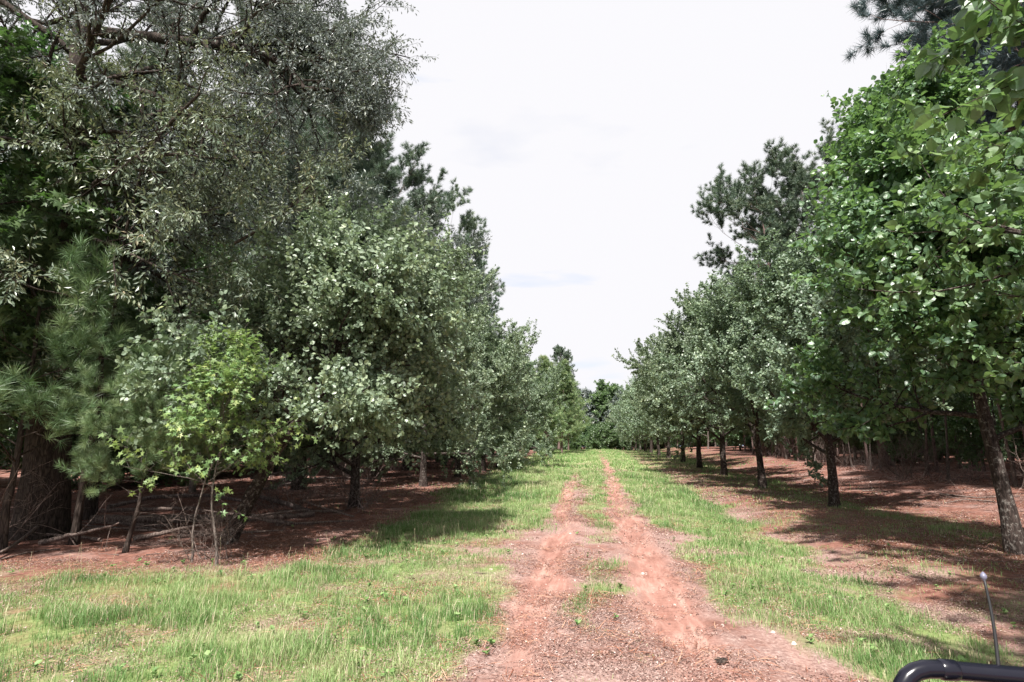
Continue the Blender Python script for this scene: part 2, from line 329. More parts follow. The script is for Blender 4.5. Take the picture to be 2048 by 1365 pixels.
far_g = ramp(N, L, noise(2.2, 6, .7), [(.3, (.22, .28, .12)), (.7, (.38, .43, .21))]).outputs[0]
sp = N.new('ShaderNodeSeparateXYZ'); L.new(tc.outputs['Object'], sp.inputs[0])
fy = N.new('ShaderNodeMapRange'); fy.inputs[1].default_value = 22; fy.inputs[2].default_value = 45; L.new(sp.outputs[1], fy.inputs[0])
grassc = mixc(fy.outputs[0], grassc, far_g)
def edge(a_, s, amt):
    q = N.new('ShaderNodeMath'); q.operation = 'MULTIPLY_ADD'; L.new(noise(s, 6, .7, stm.outputs[0]), q.inputs[0]); q.inputs[1].default_value = amt; L.new(a_, q.inputs[2])
    r_ = N.new('ShaderNodeMapRange'); r_.inputs[1].default_value = .18+amt*.5; r_.inputs[2].default_value = .75+amt*.5; L.new(q.outputs[0], r_.inputs[0]); return r_.outputs[0]
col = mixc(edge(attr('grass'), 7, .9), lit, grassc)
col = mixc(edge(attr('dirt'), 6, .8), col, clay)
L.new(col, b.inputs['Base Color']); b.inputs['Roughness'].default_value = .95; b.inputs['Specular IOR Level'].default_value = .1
bp = N.new('ShaderNodeBump'); bp.inputs['Strength'].default_value = .6; bp.inputs['Distance'].default_value = .02; L.new(noise(60, 6, .75), bp.inputs['Height']); L.new(bp.outputs[0], b.inputs['Normal'])
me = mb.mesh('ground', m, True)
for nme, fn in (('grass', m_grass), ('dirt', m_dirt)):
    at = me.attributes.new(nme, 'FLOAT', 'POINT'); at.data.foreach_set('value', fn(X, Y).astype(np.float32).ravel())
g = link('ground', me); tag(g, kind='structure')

# ------------------------------------------------------------------ grass, litter
def scatter(rg, n, x0, x1, y0, y1, fn, keep=1.0, power=1.0):
    """random places in a box, kept where fn is high, spread evenly over what the camera may see"""
    x = rg.uniform(x0, x1, n); y = y0+(y1-y0)*rg.random(n)**power
    k = rg.random(n) < fn(x, y)*keep
    return x[k], y[k]
m, N, L, b = new_mat('grass_blade')
at = N.new('ShaderNodeAttribute'); at.attribute_name = 'tint'
r = ramp(N, L, at.outputs['Fac'], [(0, (.095, .19, .06)), (.45, (.185, .30, .10)), (.8, (.30, .40, .17)), (.93, (.48, .46, .28)), (1, (.56, .46, .35))])
L.new(r.outputs[0], b.inputs['Base Color']); b.inputs['Roughness'].default_value = .5; b.inputs['Specular IOR Level'].default_value = .35
tq = N.new('ShaderNodeBsdfTranslucent'); L.new(r.outputs[0], tq.inputs[0]); ms = N.new('ShaderNodeMixShader'); ms.inputs[0].default_value = .35
L.new(b.outputs[0], ms.inputs[1]); L.new(tq.outputs[0], ms.inputs[2]); L.new(ms.outputs[0], N['Material Output'].inputs[0]); M['grass'] = m
def blades(mb, rg, x, y, h, wd):
    n = len(x); p = np.stack([x, y, gz(x, y)-.005], -1)
    a = rg.random(n)*6.283; d = np.stack([np.cos(a), np.sin(a), np.zeros(n)], -1); s = np.stack([-np.sin(a), np.cos(a), np.zeros(n)], -1)
    h = h*np.clip(1+rg.normal(0, .42, n), .3, 2.4); bend = rg.uniform(.1, .75, n)*h
    up = np.array([0, 0, 1.])
    W = (wd*rg.uniform(.7, 1.3, n))[:, None]; H = h[:, None]; B = bend[:, None]
    V = np.stack([p-s*W, p+s*W, p+up*H*.55+d*B*.3-s*W*.8, p+up*H*.55+d*B*.3+s*W*.8, p+up*H*.9+d*B], 1)
    k = np.arange(n)*5
    t = np.clip(.25*rg.random(n)-.1+.75*np.clip((fb(x, y, 1.1, 41)-.25)/.5, 0, 1)+.12*(vnoise(x, y, .12, 4))+.15*np.exp(-(x/1.6)**2), 0, .9)
    t = np.where(rg.random(n) < .15, rg.uniform(.9, 1, n), t)
    mb.add(V.reshape(-1, 3), [np.stack([k, k+1, k+3, k+2], 1), np.stack([k+2, k+3, k+4], 1)], np.repeat(t, 5))
rg = np.random.default_rng(11)
mb = MB()
def tus(x, y): return np.clip(m_grass(x, y)*1.4-.12+.15*sm(10, 16, y), 0, 1)*np.clip(.12+1.5*sm(.3, .7, fb(x, y, .28, 91)), 0, 1)
def hgt(x, y): return (.065+.12*sm(.45, .85, fb(x, y, .8, 52)))*(.55+.6*sm(.1, .8, m_grass(x, y)))
for (nn, x0, x1, y0, y1, hs, wd) in ((430000, -9, 7, 3.2, 9, .62, .0023), (300000, -7.5, 9, 9, 18, .85, .004), (200000, -8, 10, 18, 34, 1.1, .008), (150000, -9, 12, 34, 85, 1.1, .018)):
    x, y = scatter(rg, nn, x0, x1, y0, y1, tus)
    blades(mb, rg, x, y, hgt(x, y)*hs, wd)
# longer seed-bearing tufts on the verges
cx, cy = scatter(rg, 1300, -6, 5, 4, 26, lambda x, y: sm(.45, .8, m_grass(x, y)))
x = np.repeat(cx, 22)+rg.normal(0, .035, len(cx)*22); y = np.repeat(cy, 22)+rg.normal(0, .035, len(cx)*22)
blades(mb, rg, x, y, .15, .003)
g = link('grass', mb.mesh('grass', M['grass'])); tag(g, kind='stuff', label='patchy green grass on the verges and between the wheel tracks', cat='grass')

mb = MB(); cx, cy = scatter(rg, 1500, -8, 5, 4, 16, lambda x, y: np.clip(m_grass(x, y)*.8+.05, 0, 1)*sm(.35, .7, fb(x, y, .8, 97)))
k = 7; x = np.repeat(cx, k); y = np.repeat(cy, k); n = len(x); a_ = rg.random(n)*6.28; el = rg.uniform(.15, 1.0, n)
stamp(mb, rg, LF_OVAL, np.stack([x, y, gz(x, y)+.01+.05*rg.random(n)], -1), np.stack([np.cos(a_), np.sin(a_), el], -1), np.array([0, 0, 1.])+rg.normal(0, .2, (n, 3)), rg.uniform(.02, .06, n), rg.random(n)*.8)
g = link('ground_weeds', mb.mesh('ground_weeds', M['grass'])); tag(g, kind='stuff', label='small broad-leaved weeds dotted through the verge grass', cat='weeds')
cx, cy = scatter(rg, 900, -8, 4.5, 4.5, 15, lambda x, y: m_grass(x, y)*.6); mb = MB(); n = len(cx)
P, R = walk(rg, np.stack([cx, cy, gz(cx, cy)], -1), np.stack([rg.normal(0, .18, n), rg.normal(0, .18, n), np.ones(n)], -1), rg.uniform(.12, .38, n), np.full(n, .0016), 6, -.15, .08, .8); tubes(mb, P, R, 3, tint=.95)
tp = P[:, -1]; tubes(mb, np.stack([tp, tp+[0, 0, .015], tp+[0, .002, .04]], 1), np.tile([.0015, .0038, .001], (n, 1)), 4, tint=.97)
g = link('seed_stalks', mb.mesh('seed_stalks', M['grass'])); tag(g, kind='stuff', label='thin dry seed stalks standing in the verge grass', cat='dry grass')
m, N, L, b = new_mat('dry_leaf')
at = N.new('ShaderNodeAttribute'); at.attribute_name = 'tint'
r = ramp(N, L, at.outputs['Fac'], [(0, (.09, .045, .038)), (.45, (.25, .15, .125)), (.75, (.38, .28, .245)), (1, (.62, .54, .51))])
L.new(r.outputs[0], b.inputs['Base Color']); b.inputs['Roughness'].default_value = .6; M['litter'] = m
m, N, L, b = new_mat('pine_straw')
at = N.new('ShaderNodeAttribute'); at.attribute_name = 'tint'
r = ramp(N, L, at.outputs['Fac'], [(0, (.12, .035, .02)), (.6, (.28, .105, .06)), (1, (.5, .3, .2))])
L.new(r.outputs[0], b.inputs['Base Color']); b.inputs['Roughness'].default_value = .6; M['straw'] = m
LF_CURL = (np.array([(0, 0, 0), (.5, .25, .16), (1, 0, .1), (.5, -.25, .12), (.5, 0, 0)]), [np.array([(0, 4, 1), (4, 2, 1), (0, 3, 4), (4, 3, 2)])])
def m_lit(x, y):
    n = fb(x, y, .7, 66); path = gs(x-.3, 1.6)*.75
    under = sm(3.2, 4.4, x)+sm(-3.8, -5, x)*sm(8, 9.5, y)
    return np.clip((.5+path+under)*sm(.34, .64, n)*(1-.5*m_dirt(x, y)), 0, 1)
mb = MB()
for (nn, x0, x1, y0, y1, sz) in ((480000, -9, 7, 3.2, 9, .0165), (320000, -16, 14, 9, 19, .027), (110000, -24, 18, 19, 36, .06)):
    x, y = scatter(rg, nn, x0, x1, y0, y1, m_lit)
    n = len(x); p = np.stack([x, y, gz(x, y)+.006+.012*rg.random(n)], -1)
    D = np.stack([rg.normal(0, 1, n), rg.normal(0, 1, n), rg.normal(0, .22, n)], -1); Nn = np.stack([rg.normal(0, .3, n), rg.normal(0, .3, n), np.ones(n)], -1)
    stamp(mb, rg, LF_CURL, p, D, Nn, sz*np.clip(1+rg.normal(0, .35, n), .3, 2), np.clip(rg.beta(2, 2.8, n), 0, 1))
g = link('leaf_litter', mb.mesh('leaf_litter', M['litter'])); tag(g, kind='stuff', label='pale dry fallen leaves scattered over the clay and under the trees', cat='leaf litter')
mb = MB()
LF_STR = (np.array([(0, -.012, 0), (0, .012, 0), (.5, .012, .05), (.5, -.012, .05), (1, 0, 0)]), [np.array([(0, 1, 2, 3)]), np.array([(3, 2, 4)])])
for (nn, x0, x1, y0, y1, sz) in ((130000, -12, 9, 3.2, 12, .16), (110000, -20, 14, 12, 26, .24)):
    x, y = scatter(rg, nn, x0, x1, y0, y1, lambda x, y: np.clip(m_lit(x, y)*sm(.35, .7, fb(x, y, 1.7, 71)), 0, 1))
    n = len(x); p = np.stack([x, y, gz(x, y)+.006+.014*rg.random(n)], -1)
    D = np.stack([rg.normal(0, 1, n), rg.normal(0, 1, n), rg.normal(0, .08, n)], -1); Nn = np.array([0, 0, 1.])+rg.normal(0, .2, (n, 3))
    stamp(mb, rg, LF_STR, p, D, Nn, sz*np.clip(1+rg.normal(0, .25, n), .4, 2))
g = link('pine_straw_litter', mb.mesh('pine_straw', M['straw'])); tag(g, kind='stuff', label='rust brown fallen pine needles matted under the trees', cat='pine straw')

mb = MB(); x, y = scatter(rg, 5200, -20, 15, 4, 30, lambda x, y: np.clip(sm(3.4, 5, x)+sm(-3.8, -5, x)*sm(8, 9.5, y)+.06, 0, 1)*.6)
n = len(x); p = np.stack([x, y, gz(x, y)+.012], -1); a_ = rg.random(n)*6.28
P, R = walk(rg, p, np.stack([np.cos(a_), np.sin(a_), rg.normal(0, .05, n)], -1), rg.gamma(3, .11, n), rg.uniform(.003, .009, n), 5, 0, .14, .4)
P[:, :, 2] = gz(P[:, :, 0], P[:, :, 1])+.012+.01*rg.random((n, 5)); tubes(mb, P, R, 4)
g = link('twig_litter', mb.mesh('twig_litter', M['dead'], True)); tag(g, kind='stuff', label='small dead sticks strewn over the litter under the trees', cat='twigs')
# ------------------------------------------------------------------ tree builders: each returns (wood mesh, crown mesh)
def stem(rg, H, r0, lean=(0, 0), wig=.03, k=10, flare=.35, top=.12):
    s = np.linspace(0, 1, k); P = np.zeros((k, 3)); P[:, 2] = s*H-.12
    P[:, 0] = lean[0]*s**1.2*H+np.cumsum(rg.normal(0, wig, k))*s*2; P[:, 1] = lean[1]*s**1.2*H+np.cumsum(rg.normal(0, wig, k))*s*2
    R = r0*(1-(1-top)*s)+r0*flare*np.exp(-s*H/.22)
    return P[None], R[None]
def resample(P, R, k):
    t = np.linspace(0, 1, k)[None]; p, _ = interp(P, t); r = interp(np.repeat(R[..., None], 3, 2), t)[0][..., 0]; return p, r
def pear(seed, H=8.2, rad=3.7, prof=(.88, 1.0, .92, .62, .32), clear=1.75, r0=.165, nl=58, lf=.086, tpl=LF_OVAL, mat='pear', lean=(0, 0), nlimb=20, nsub=12, ntw=7, low=0.0):
    rg = np.random.default_rng(seed); wood = MB(); fol = MB()
    P, R = stem(rg, H*.86, r0, lean, .05, 12)
    Pd, Rd = resample(P, R, 40); Rd = Rd*(1+rg.normal(0, .035, Rd.shape)); tubes(wood, Pd, Rd, 14)
    t0 = clear/(H*.86)
    def env(t, p):
        return rad*1.05*np.interp((t-t0)/(1-t0), [0, .12, .35, .7, 1], prof)
    P1, R1 = grow(rg, P, R, nlimb, t0, .97, env, lambda t: np.interp((t-t0)/(1-t0), [0, .3, 1], [1.22-low*0+low*.25, 1.0, .5]), .38-low*.3, 8, .10, .52, .2, .12)
    tubes(wood, P1, R1, 7)
    L1 = np.linalg.norm(P1[:, -1]-P1[:, 0], axis=1)
    P2, R2 = grow(rg, P1, R1, nsub, .2, 1.0, lambda t, p: (L1[:, None]*(.42-.22*t)+.25), .85, .28, 6, .14, .6, .3)
    tubes(wood, P2, R2, 4)
    P3, R3 = grow(rg, P2, R2, ntw, .15, 1.0, lambda t, p: .62+.15*rg.normal(0, 1, t.shape), .8, .22, 4, .16, .7, .4)
    # hanging skirt twigs and upright leaders that feather the outline
    q = rg.random(len(P2)) < .22
    P4, R4 = grow(rg, P2[q], R2[q], 2, .8, 1.0, .95, .35, .75, 5, .07, .8, .3)
    q = P1[:, -1, 2] < clear+2.2
    P5, R5 = grow(rg, P1[q], R1[q], 10, .35, 1.0, .9, 1.2, -.55, 5, .12, .5, .3)
    tubes(wood, P3, np.maximum(R3, .003), 3); tubes(wood, P4, R4, 3); tubes(wood, P5, R5, 3)
    leaves(fol, rg, P3, nl, tpl, lf, .08, .75, .25)
    leaves(fol, rg, P4, int(nl*.8), tpl, lf*.95, .06, .6, .1); leaves(fol, rg, P5, nl, tpl, lf, .09, .75, .35)
    return wood.mesh('pear_trunk', M['bark_pear'], True), fol.mesh('pear_crown', M[mat])
def broad(seed, H, rad, clear, r0, mat, bark, tpl, lf, nl, nlimb=14, nsub=9, ntw=6, lean=(0, 0), up=.1, a0=1.15, a1=.6, twl=.6, droop=.2, prof=None, extra=None, upn=.7, wig=.13):
    rg = np.random.default_rng(seed); wood = MB(); fol = MB()
    P, R = stem(rg, H*.92, r0, lean, .07, 12, top=.15)
    Pd, Rd = resample(P, R, 36); Rd = Rd*(1+rg.normal(0, .03, Rd.shape)); tubes(wood, Pd, Rd, 12)
    t0 = clear/(H*.92); prof = prof or [.7, 1, .95, .65, .3]
    P1, R1 = grow(rg, P, R, nlimb, t0, .98, lambda t, p: rad*np.interp((t-t0)/(1-t0), [0, .2, .5, .8, 1], prof), lambda t: np.interp((t-t0)/(1-t0), [0, 1], [a0, a1]), up, 8, wig, .5, .2, .15)
    if extra:
        for (pts, r_) in extra:
            e = np.array(pts, float); k = 8; t = np.linspace(0, 1, k)[None]; ep, _ = interp(e[None], t)
            P1 = np.concatenate([P1, ep]); R1 = np.concatenate([R1, (r_*(1-.7*np.linspace(0, 1, k)))[None]])
    tubes(wood, P1, R1, 7)
    L1 = np.linalg.norm(P1[:, -1]-P1[:, 0], axis=1)
    P2, R2 = grow(rg, P1, R1, nsub, .25, 1.0, lambda t, p: L1[:, None]*(.42-.2*t)+.3, .8, .05, 6, .16, .6, .3)
    tubes(wood, P2, R2, 4)
    P3, R3 = grow(rg, P2, R2, ntw, .2, 1.0, twl, .8, -.05, 4, .16, .7, .4)
    tubes(wood, P3, np.maximum(R3, .003), 3)
    leaves(fol, rg, P3, nl, tpl, lf, .09, upn, droop)
    return wood.mesh('trunk', M[bark], True), fol.mesh('crown', M[mat])
def pine(seed, H=20, rad=3.4, clear=9, r0=.24, tpl=TUFT_FAR, ts=.27, nlimb=42, nsub=8, nt=5, mat='pine', bark='bark_pine', lean=(0, 0), a0=1.5, up=.25, prof=None, ntw=4, dead=5, sub0=.35):
    rg = np.random.default_rng(seed); wood = MB(); fol = MB()
    P, R = stem(rg, H, r0, lean, .05, 14, top=.15)
    Pd, Rd = resample(P, R, 46); Rd = Rd*(1+rg.normal(0, .03, Rd.shape)); tubes(wood, Pd, Rd, 12)
    t0 = clear/H; prof = prof or [.75, 1, .95, .65, .25]
    P1, R1 = grow(rg, P, R, nlimb, t0, .99, lambda t, p: rad*np.interp((t-t0)/(1-t0), [0, .3, .6, .85, 1], prof)*rg.uniform(.7, 1.08, t.shape), lambda t: np.interp((t-t0)/(1-t0), [0, 1], [a0, .8]), up, 7, .12, .34, .25, .15)
    tubes(wood, P1, R1, 5)
    L1 = np.linalg.norm(P1[:, -1]-P1[:, 0], axis=1)
    P2, R2 = grow(rg, P1, R1, nsub, sub0, 1.0, lambda t, p: L1[:, None]*.25+.25, .8, .35, 4, .12, .6, .4)
    tubes(wood, P2, np.maximum(R2, .006), 3)
    P3, R3 = grow(rg, P2, R2, ntw, .3, 1.0, .35, .7, .5, 3, .12, .7, .5)
    tufts(fol, rg, P3, nt, tpl, ts); tufts(fol, rg, P2, nt, tpl, ts)
    if dead:
        D1, DR = grow(rg, P, R, dead, .25*t0+.1, t0, .9, 1.5, -.1, 5, .12, .12, .3); tubes(wood, D1, DR, 4)
    return wood.mesh('pine_trunk', M[bark], True), fol.mesh('pine_crown', M[mat])
def bare(seed, n, H, spread, r, mat='dead', up=.25, nsub=5, ntw=4, a=.5, L0=None):
    """leafless tangle of thin stems"""
    rg = np.random.default_rng(seed); wood = MB()
    p = np.stack([rg.normal(0, spread*.3, n), rg.normal(0, spread*.3, n), np.full(n, -.03)], -1)
    d = np.stack([rg.normal(0, a, n), rg.normal(0, a, n), np.full(n, 1.)], -1)
    P, R = walk(rg, p, d, H*rg.uniform(.5, 1.1, n), np.full(n, r)*rg.uniform(.6, 1.3, n), 8, up, .12, .3); tubes(wood, P, R, 5)
    P2, R2 = grow(rg, P, R, nsub, .3, 1, H*.3, .9, .15, 5, .2, .6, .3); tubes(wood, P2, R2, 4)
    P3, R3 = grow(rg, P2, R2, ntw, .3, 1, H*.13, .8, .1, 4, .2, .7, .4); tubes(wood, P3, np.maximum(R3, .0022), 3)
    return wood.mesh('stems', M[mat], True)
def plant(name, meshes, x, y, rz=0, s=1.0, label=None, cat='tree', group=None, sz=None, tilt=(0, 0), dz=0, parts=('trunk', 'crown')):
    o = empty(name, (x, y, float(gz(x, y))+dz), rz); o.scale = (s, s, sz or s); o.rotation_euler = (tilt[0], tilt[1], rz)
    for me, pn in zip(meshes, parts): link(pn, me, o)
    return tag(o, label, cat, group)

# ------------------------------------------------------------------ pear rows
rnd = random.Random(3)
VP_ = (.95, 1.0, 1.0, .82, .5)
PEARS = [pear(101, H=7.5, rad=3.9, prof=VP_), pear(102, H=7.9, rad=3.8, prof=VP_), pear(103, H=7.3, rad=4.1, low=.3, prof=VP_)]
PEARS_L = [pear(141, H=7.5, rad=4.1, clear=1.05, low=.85, prof=VP_, lf=.074, nl=76), pear(142, H=7.7, rad=4.0, clear=1.15, low=.75, prof=VP_, lf=.074, nl=76)]
PEARS_FAR = [pear(111, H=7.7, rad=3.9, prof=VP_, nl=22, lf=.15, tpl=LF_LITE, nsub=10, ntw=5), pear(112, H=8.5, nl=22, lf=.15, tpl=LF_LITE, nsub=10, ntw=5)]
pear_edge = pear(119, H=9.3, rad=2.45, prof=(.95, .95, .72, .45, .2), lf=.098, tpl=LF_BIG, nl=31, mat='pear_near', r0=.125)
right = [(6.55, 10.75), (6.6, 18.1), (6.55, 25.0), (6.6, 32.2), (6.5, 38.7), (6.6, 46.2), (6.5, 54), (6.55, 62), (6.5, 69.5), (6.5, 77), (6.5, 85), (6.5, 93), (6.4, 101)]
ordn = ['first', 'second', 'third', 'fourth', 'fifth', 'sixth', 'seventh', 'eighth', 'ninth', 'tenth', 'eleventh', 'twelfth', 'thirteenth']
lean = [(0, -.075), (0, -.03)]+[(rnd.uniform(-.03, .03), rnd.uniform(-.03, .03)) for _ in range(11)]
for i, (x, y) in enumerate(right):
    ms_ = pear_edge if i == 0 else PEARS[(i+1) % 3] if i < 6 else PEARS_FAR[i % 2]
    lab = {0: 'pear tree at the right edge, its speckled trunk leaning left',
           1: 'pear tree with thick dark forked trunk on the red leaf litter, second from the edge'}.get(i, '%s trunk of the right-hand pear row counting from the camera, green leafy crown' % ordn[i])
    plant('pear_tree', ms_, x, y, rnd.uniform(0, 6.28), (1.0 if i == 0 else .88 if i == 1 else .93 if i == 2 else .97)*rnd.uniform(.97, 1.05), lab, 'tree', 'pear trees in a row right of the lane', tilt=(lean[i][0], lean[i][1]))
near = pear(120, H=8.2, rad=4.15, prof=(1.1, 1, .8, .5, .25), clear=1.6, r0=.2, nl=36, lf=.11, tpl=LF_BIG, mat='pear_near', nlimb=26, nsub=12, ntw=7, low=.9)
plant('pear_tree', near, 6.75, 4.0, 1.0, 1.0, 'overhanging pear branches with big leaves at the upper right edge', 'tree', 'pear trees in a row right of the lane')
left = [(-6.5, 16.2, .89), (-6.5, 23.0, .88), (-6.6, 29.4, .93), (-6.6, 36.6, .96), (-6.5, 41.8, .9), (-6.5, 47.7, .9), (-6.6, 54, .85)]
for i, (x, y, s) in enumerate(left):
    ms_ = PEARS_L[i % 2] if i < 5 else PEARS_FAR[i % 2]
    lab = 'big round pear tree left of the lane, its low crown sweeping over the fallen logs' if i == 0 else '%s pear tree after the big round one in the left-hand row' % ordn[i-1]
    plant('pear_tree', ms_, x, y, rnd.uniform(0, 6.28), s, lab, 'tree', 'pear trees in a row left of the lane', tilt=(rnd.uniform(-.03, .03), rnd.uniform(-.03, .03)))
leanp = pear(130, H=6.2, rad=2.7, clear=2.2, r0=.15, nl=40, low=.4, lf=.072)
plant('pear_tree', leanp, -6.55, 10.4, .4, 1.0, 'pear tree on a dark trunk leaning steeply right behind the saplings', 'tree', 'pear trees in a row left of the lane', tilt=(0, .42))

# ------------------------------------------------------------------ woods
PP = [.55, .9, 1, .98, .8]
PINE_T = [pine(201, H=18.6, rad=5.0, clear=10.2, prof=PP, up=.45, nlimb=38, nsub=9, nt=4, ntw=5, sub0=.58, ts=.30), pine(202, H=19.2, rad=5.2, clear=10.2, prof=PP, up=.5, nlimb=38, nsub=9, nt=4, ntw=5, sub0=.58, ts=.30), pine(203, H=20, rad=3.2, clear=9)]
PINE_N = [pine(204, H=21, rad=4.2, clear=8.5, r0=.26, tpl=TUFT_MID, ts=.30, nlimb=70, nsub=11, nt=5, ntw=5, prof=[1, 1, .95, .7, .3]), pine(205, H=20, rad=4.4, clear=7.0, r0=.26, tpl=TUFT_MID, ts=.30, nlimb=80, nsub=11, nt=5, ntw=5, prof=[1, 1, .95, .7, .3], mat='pine_blue')]
YPINE = [pine(211, H=9.5, rad=2.3, clear=.9, r0=.1, tpl=TUFT_FAR, ts=.30, nlimb=60, nsub=6, nt=3, mat='pine_young', a0=1.35, up=.5, prof=[1, .85, .6, .35, .12], dead=0),
         pine(212, H=9.0, rad=2.6, clear=1.5, r0=.1, tpl=TUFT_FAR, ts=.30, nlimb=54, nsub=6, nt=3, mat='pine_young', a0=1.3, up=.5, prof=[1, .9, .7, .4, .15], dead=0)]
OAKM = [broad(221, 12, 3.8, 2.4, .17, 'oak', 'bark_oak', LF_NARR, .15, 36), broad(222, 14, 4.2, 3.0, .2, 'oak', 'bark_oak', LF_NARR, .15, 36, nlimb=16)]
DENSE = [broad(231, 9, 3.4, 1.2, .12, 'dense', 'bark_grey', LF_LITE, .13, 34, nlimb=18), broad(232, 7, 3.0, .7, .09, 'dense', 'bark_grey', LF_LITE, .12, 34, nlimb=16), broad(233, 12, 3.9, 3.0, .15, 'dense', 'bark_oak', LF_LITE, .14, 36, nlimb=18)]
STEMS = [pine(241, H=13, rad=1.3, clear=8, r0=.075, nlimb=14, nsub=5, nt=2, bark='bark_grey', dead=8), pine(242, H=15, rad=1.5, clear=9, r0=.10, nlimb=16, nsub=5, nt=2, dead=8)]

G_LW, G_RW = 'trees of the woods left of the lane', 'trees of the woods right of the lane'
# named pines that show above the rows
def P_(ms_, x, y, s, lab, grp, name='pine_tree'): plant(name, ms_, x, y, rnd.uniform(0, 6.28), s, lab, 'tree', grp, tilt=(rnd.uniform(-.02, .02), rnd.uniform(-.02, .02)))
P_(PINE_T[0], 13.2, 44, .98, 'tall pine with open crown standing alone above the right row, left one of the pair', G_RW)
P_(PINE_T[1], 15.8, 43, 1.0, 'tall pine with forked upper limbs, right one of the pair above the right row', G_RW)
P_(PINE_T[2], 14.6, 33, .86, 'pine crown peeping out between the tall pair and the large-leaved boughs', G_RW)
P_(PINE_N[1], 13.0, 17.4, 1.0, 'dark bluish pine towering in the top right corner', G_RW)
P_(PINE_N[1], 14.6, 21.0, .95, 'bluish pine behind the one in the top right corner', G_RW)
P_(PINE_T[2], 16.5, 52, .95, 'pine partly hidden behind the tall pair', G_RW)
P_(PINE_N[0], -12.6, 24.5, .95, 'pine with a pink trunk seen through the oak boughs', G_LW)
P_(PINE_T[1], -12.9, 35, .9, 'pine whose tufted crown rises beneath the overhanging oak bough', G_LW)
P_(PINE_T[0], -11.8, 46, .98, 'pine with a single dark tip above the left canopy', G_LW)
P_(PINE_T[2], -11.6, 57, .95, 'pine with a thin open top, last to stick out above the left canopy', G_LW)
P_(YPINE[0], -3.3, 66, 1.0, 'pale green young pine at the far end of the left verge', G_LW, 'young_pine')
P_(YPINE[1], -4.6, 61, .85, 'shorter pale young pine in front of the far left verge pines', G_LW, 'young_pine')
P_(YPINE[1], -2.9, 74, 1.05, 'pale young pine nearest the lane at its far end', G_LW, 'young_pine')
P_(YPINE[0], -5.0, 76, 1.2, 'tallest young pine at the far left end', G_LW, 'young_pine')
P_(PINE_T[2], -4.6, 84, .7, 'dark pine behind the pale young pines', G_LW)
# oaks rising behind the left row
for (x, y, s, k) in ((-10.6, 21, 1.0, 1), (-10.5, 28.5, 1.1, 0), (-10.6, 34, 1.15, 1), (-10.2, 41, 1.1, 0), (-10.4, 50, 1.1, 1), (-9.9, 60, 1.0, 0)):
    plant('oak_tree', OAKM[k], x, y, rnd.uniform(0, 6.28), s, 'grey-green narrow-leaved oak rising behind the left pear row', 'tree', 'oaks behind the left pear row')
# the body of the woods
def fill(n, x0, x1, y0, y1, kinds, lab, grp, seed, dmin=1.7, scl=(.8, 1.2)):
    r = random.Random(seed); pts = []
    tries = 0
    while len(pts) < n and tries < 6000:
        tries += 1; x = r.uniform(x0, x1); y = r.uniform(y0, y1)
        if all((x-a)**2+(y-b_)**2 > dmin**2 for a, b_ in pts):
            pts.append((x, y)); nm, ms_, l2 = r.choice(kinds)
            plant(nm, ms_, x, y, r.uniform(0, 6.28), r.uniform(*scl), l2+' '+lab, 'tree', nm.replace('_', ' ')+'s among the '+grp, tilt=(r.uniform(-.06, .06), r.uniform(-.06, .06)))
KD = [('understory_tree', m_, 'leafy %s understory tree' % q_) for m_, q_ in zip(DENSE, ('round', 'low', 'tall'))]
KS = [('slender_pine', m_, 'slender bare-stemmed young pine') for m_ in STEMS]
KP = [('woodland_pine', m_, q_+' woodland pine') for m_, q_ in zip(PINE_T, ('tall', 'broad tall', 'narrow tall'))]
fill(38, -26, -12.5, 19, 62, KD+KS+KS, 'in the dark woods left of the lane', G_LW, 1)
fill(22, -44, -20, 10, 60, KD+KP, 'in the dark woods left of the lane', G_LW, 2, 2.6)
fill(18, -24, -9, 62, 120, KD, 'in the dark woods left of the lane', G_LW, 3, 3)
fill(8, -22, -13.5, 4, 14, KD+KS, 'in the dark woods left of the lane', G_LW, 4, 1.8)
fill(44, 12.8, 20, 14, 62, KS, 'at the edge of the woods right of the lane', G_RW, 5, 1.0, (.5, .68))
fill(40, 13.5, 30, 14, 75, KD[:2], 'in the woods right of the lane', G_RW, 6, 2.2, (.75, 1.0))
fill(6, 15, 26, 10, 20, KP, 'in the woods right of the lane', G_RW, 7, 3)
fill(20, 9.5, 26, 70, 125, KD, 'in the woods right of the lane', G_RW, 8, 3.0, (.8, 1.1))
plant('oak_tree', OAKM[1], 9.5, 100, 1, 1.0, 'round dark oak standing above the far end of the right row', 'tree')
FAR = [broad(251, 12, 4.5, 1.0, .2, 'oak', 'bark_oak', LF_LITE, .3, 16, nlimb=18, nsub=8, ntw=4), broad(252, 13, 4.4, 1.0, .2, 'dense', 'bark_oak', LF_LITE, .3, 16, nlimb=18, nsub=8, ntw=4)]
fill(34, -26, 30, 112, 165, [('far_tree', m_, 'round-headed tree') for m_ in FAR], 'closing the far end of the lane', 'far trees', 9, 3.4, (.8, 1.15))
for k_, (x, y) in enumerate(((-3, 116), (1.5, 119), (5.5, 117), (9, 121), (-7, 113), (3.4, 126))):
    plant('far_tree', FAR[k_ % 2], x, y, k_, .8+.06*k_, 'round-headed tree straight across the end of the lane', 'tree', 'far trees')
SHR = [broad(261, 3.6, 2.3, .15, .05, 'dense', 'bark_grey', LF_LITE, .14, 26, nlimb=22, nsub=7, ntw=5), broad(262, 2.9, 2.2, .1, .05, 'dense', 'bark_grey', LF_LITE, .14, 26, nlimb=20, nsub=7, ntw=5)]
for k_, (x, y) in enumerate(((-2.5, 112), (0, 113.5), (2.2, 112), (4.5, 113), (1.0, 116), (-4.5, 111))):
    plant('forest_shrub', SHR[k_ % 2], x, y, k_, 1.1, 'leafy shrub across the very end of the wheel tracks', 'shrub', 'shrubs closing the lane')
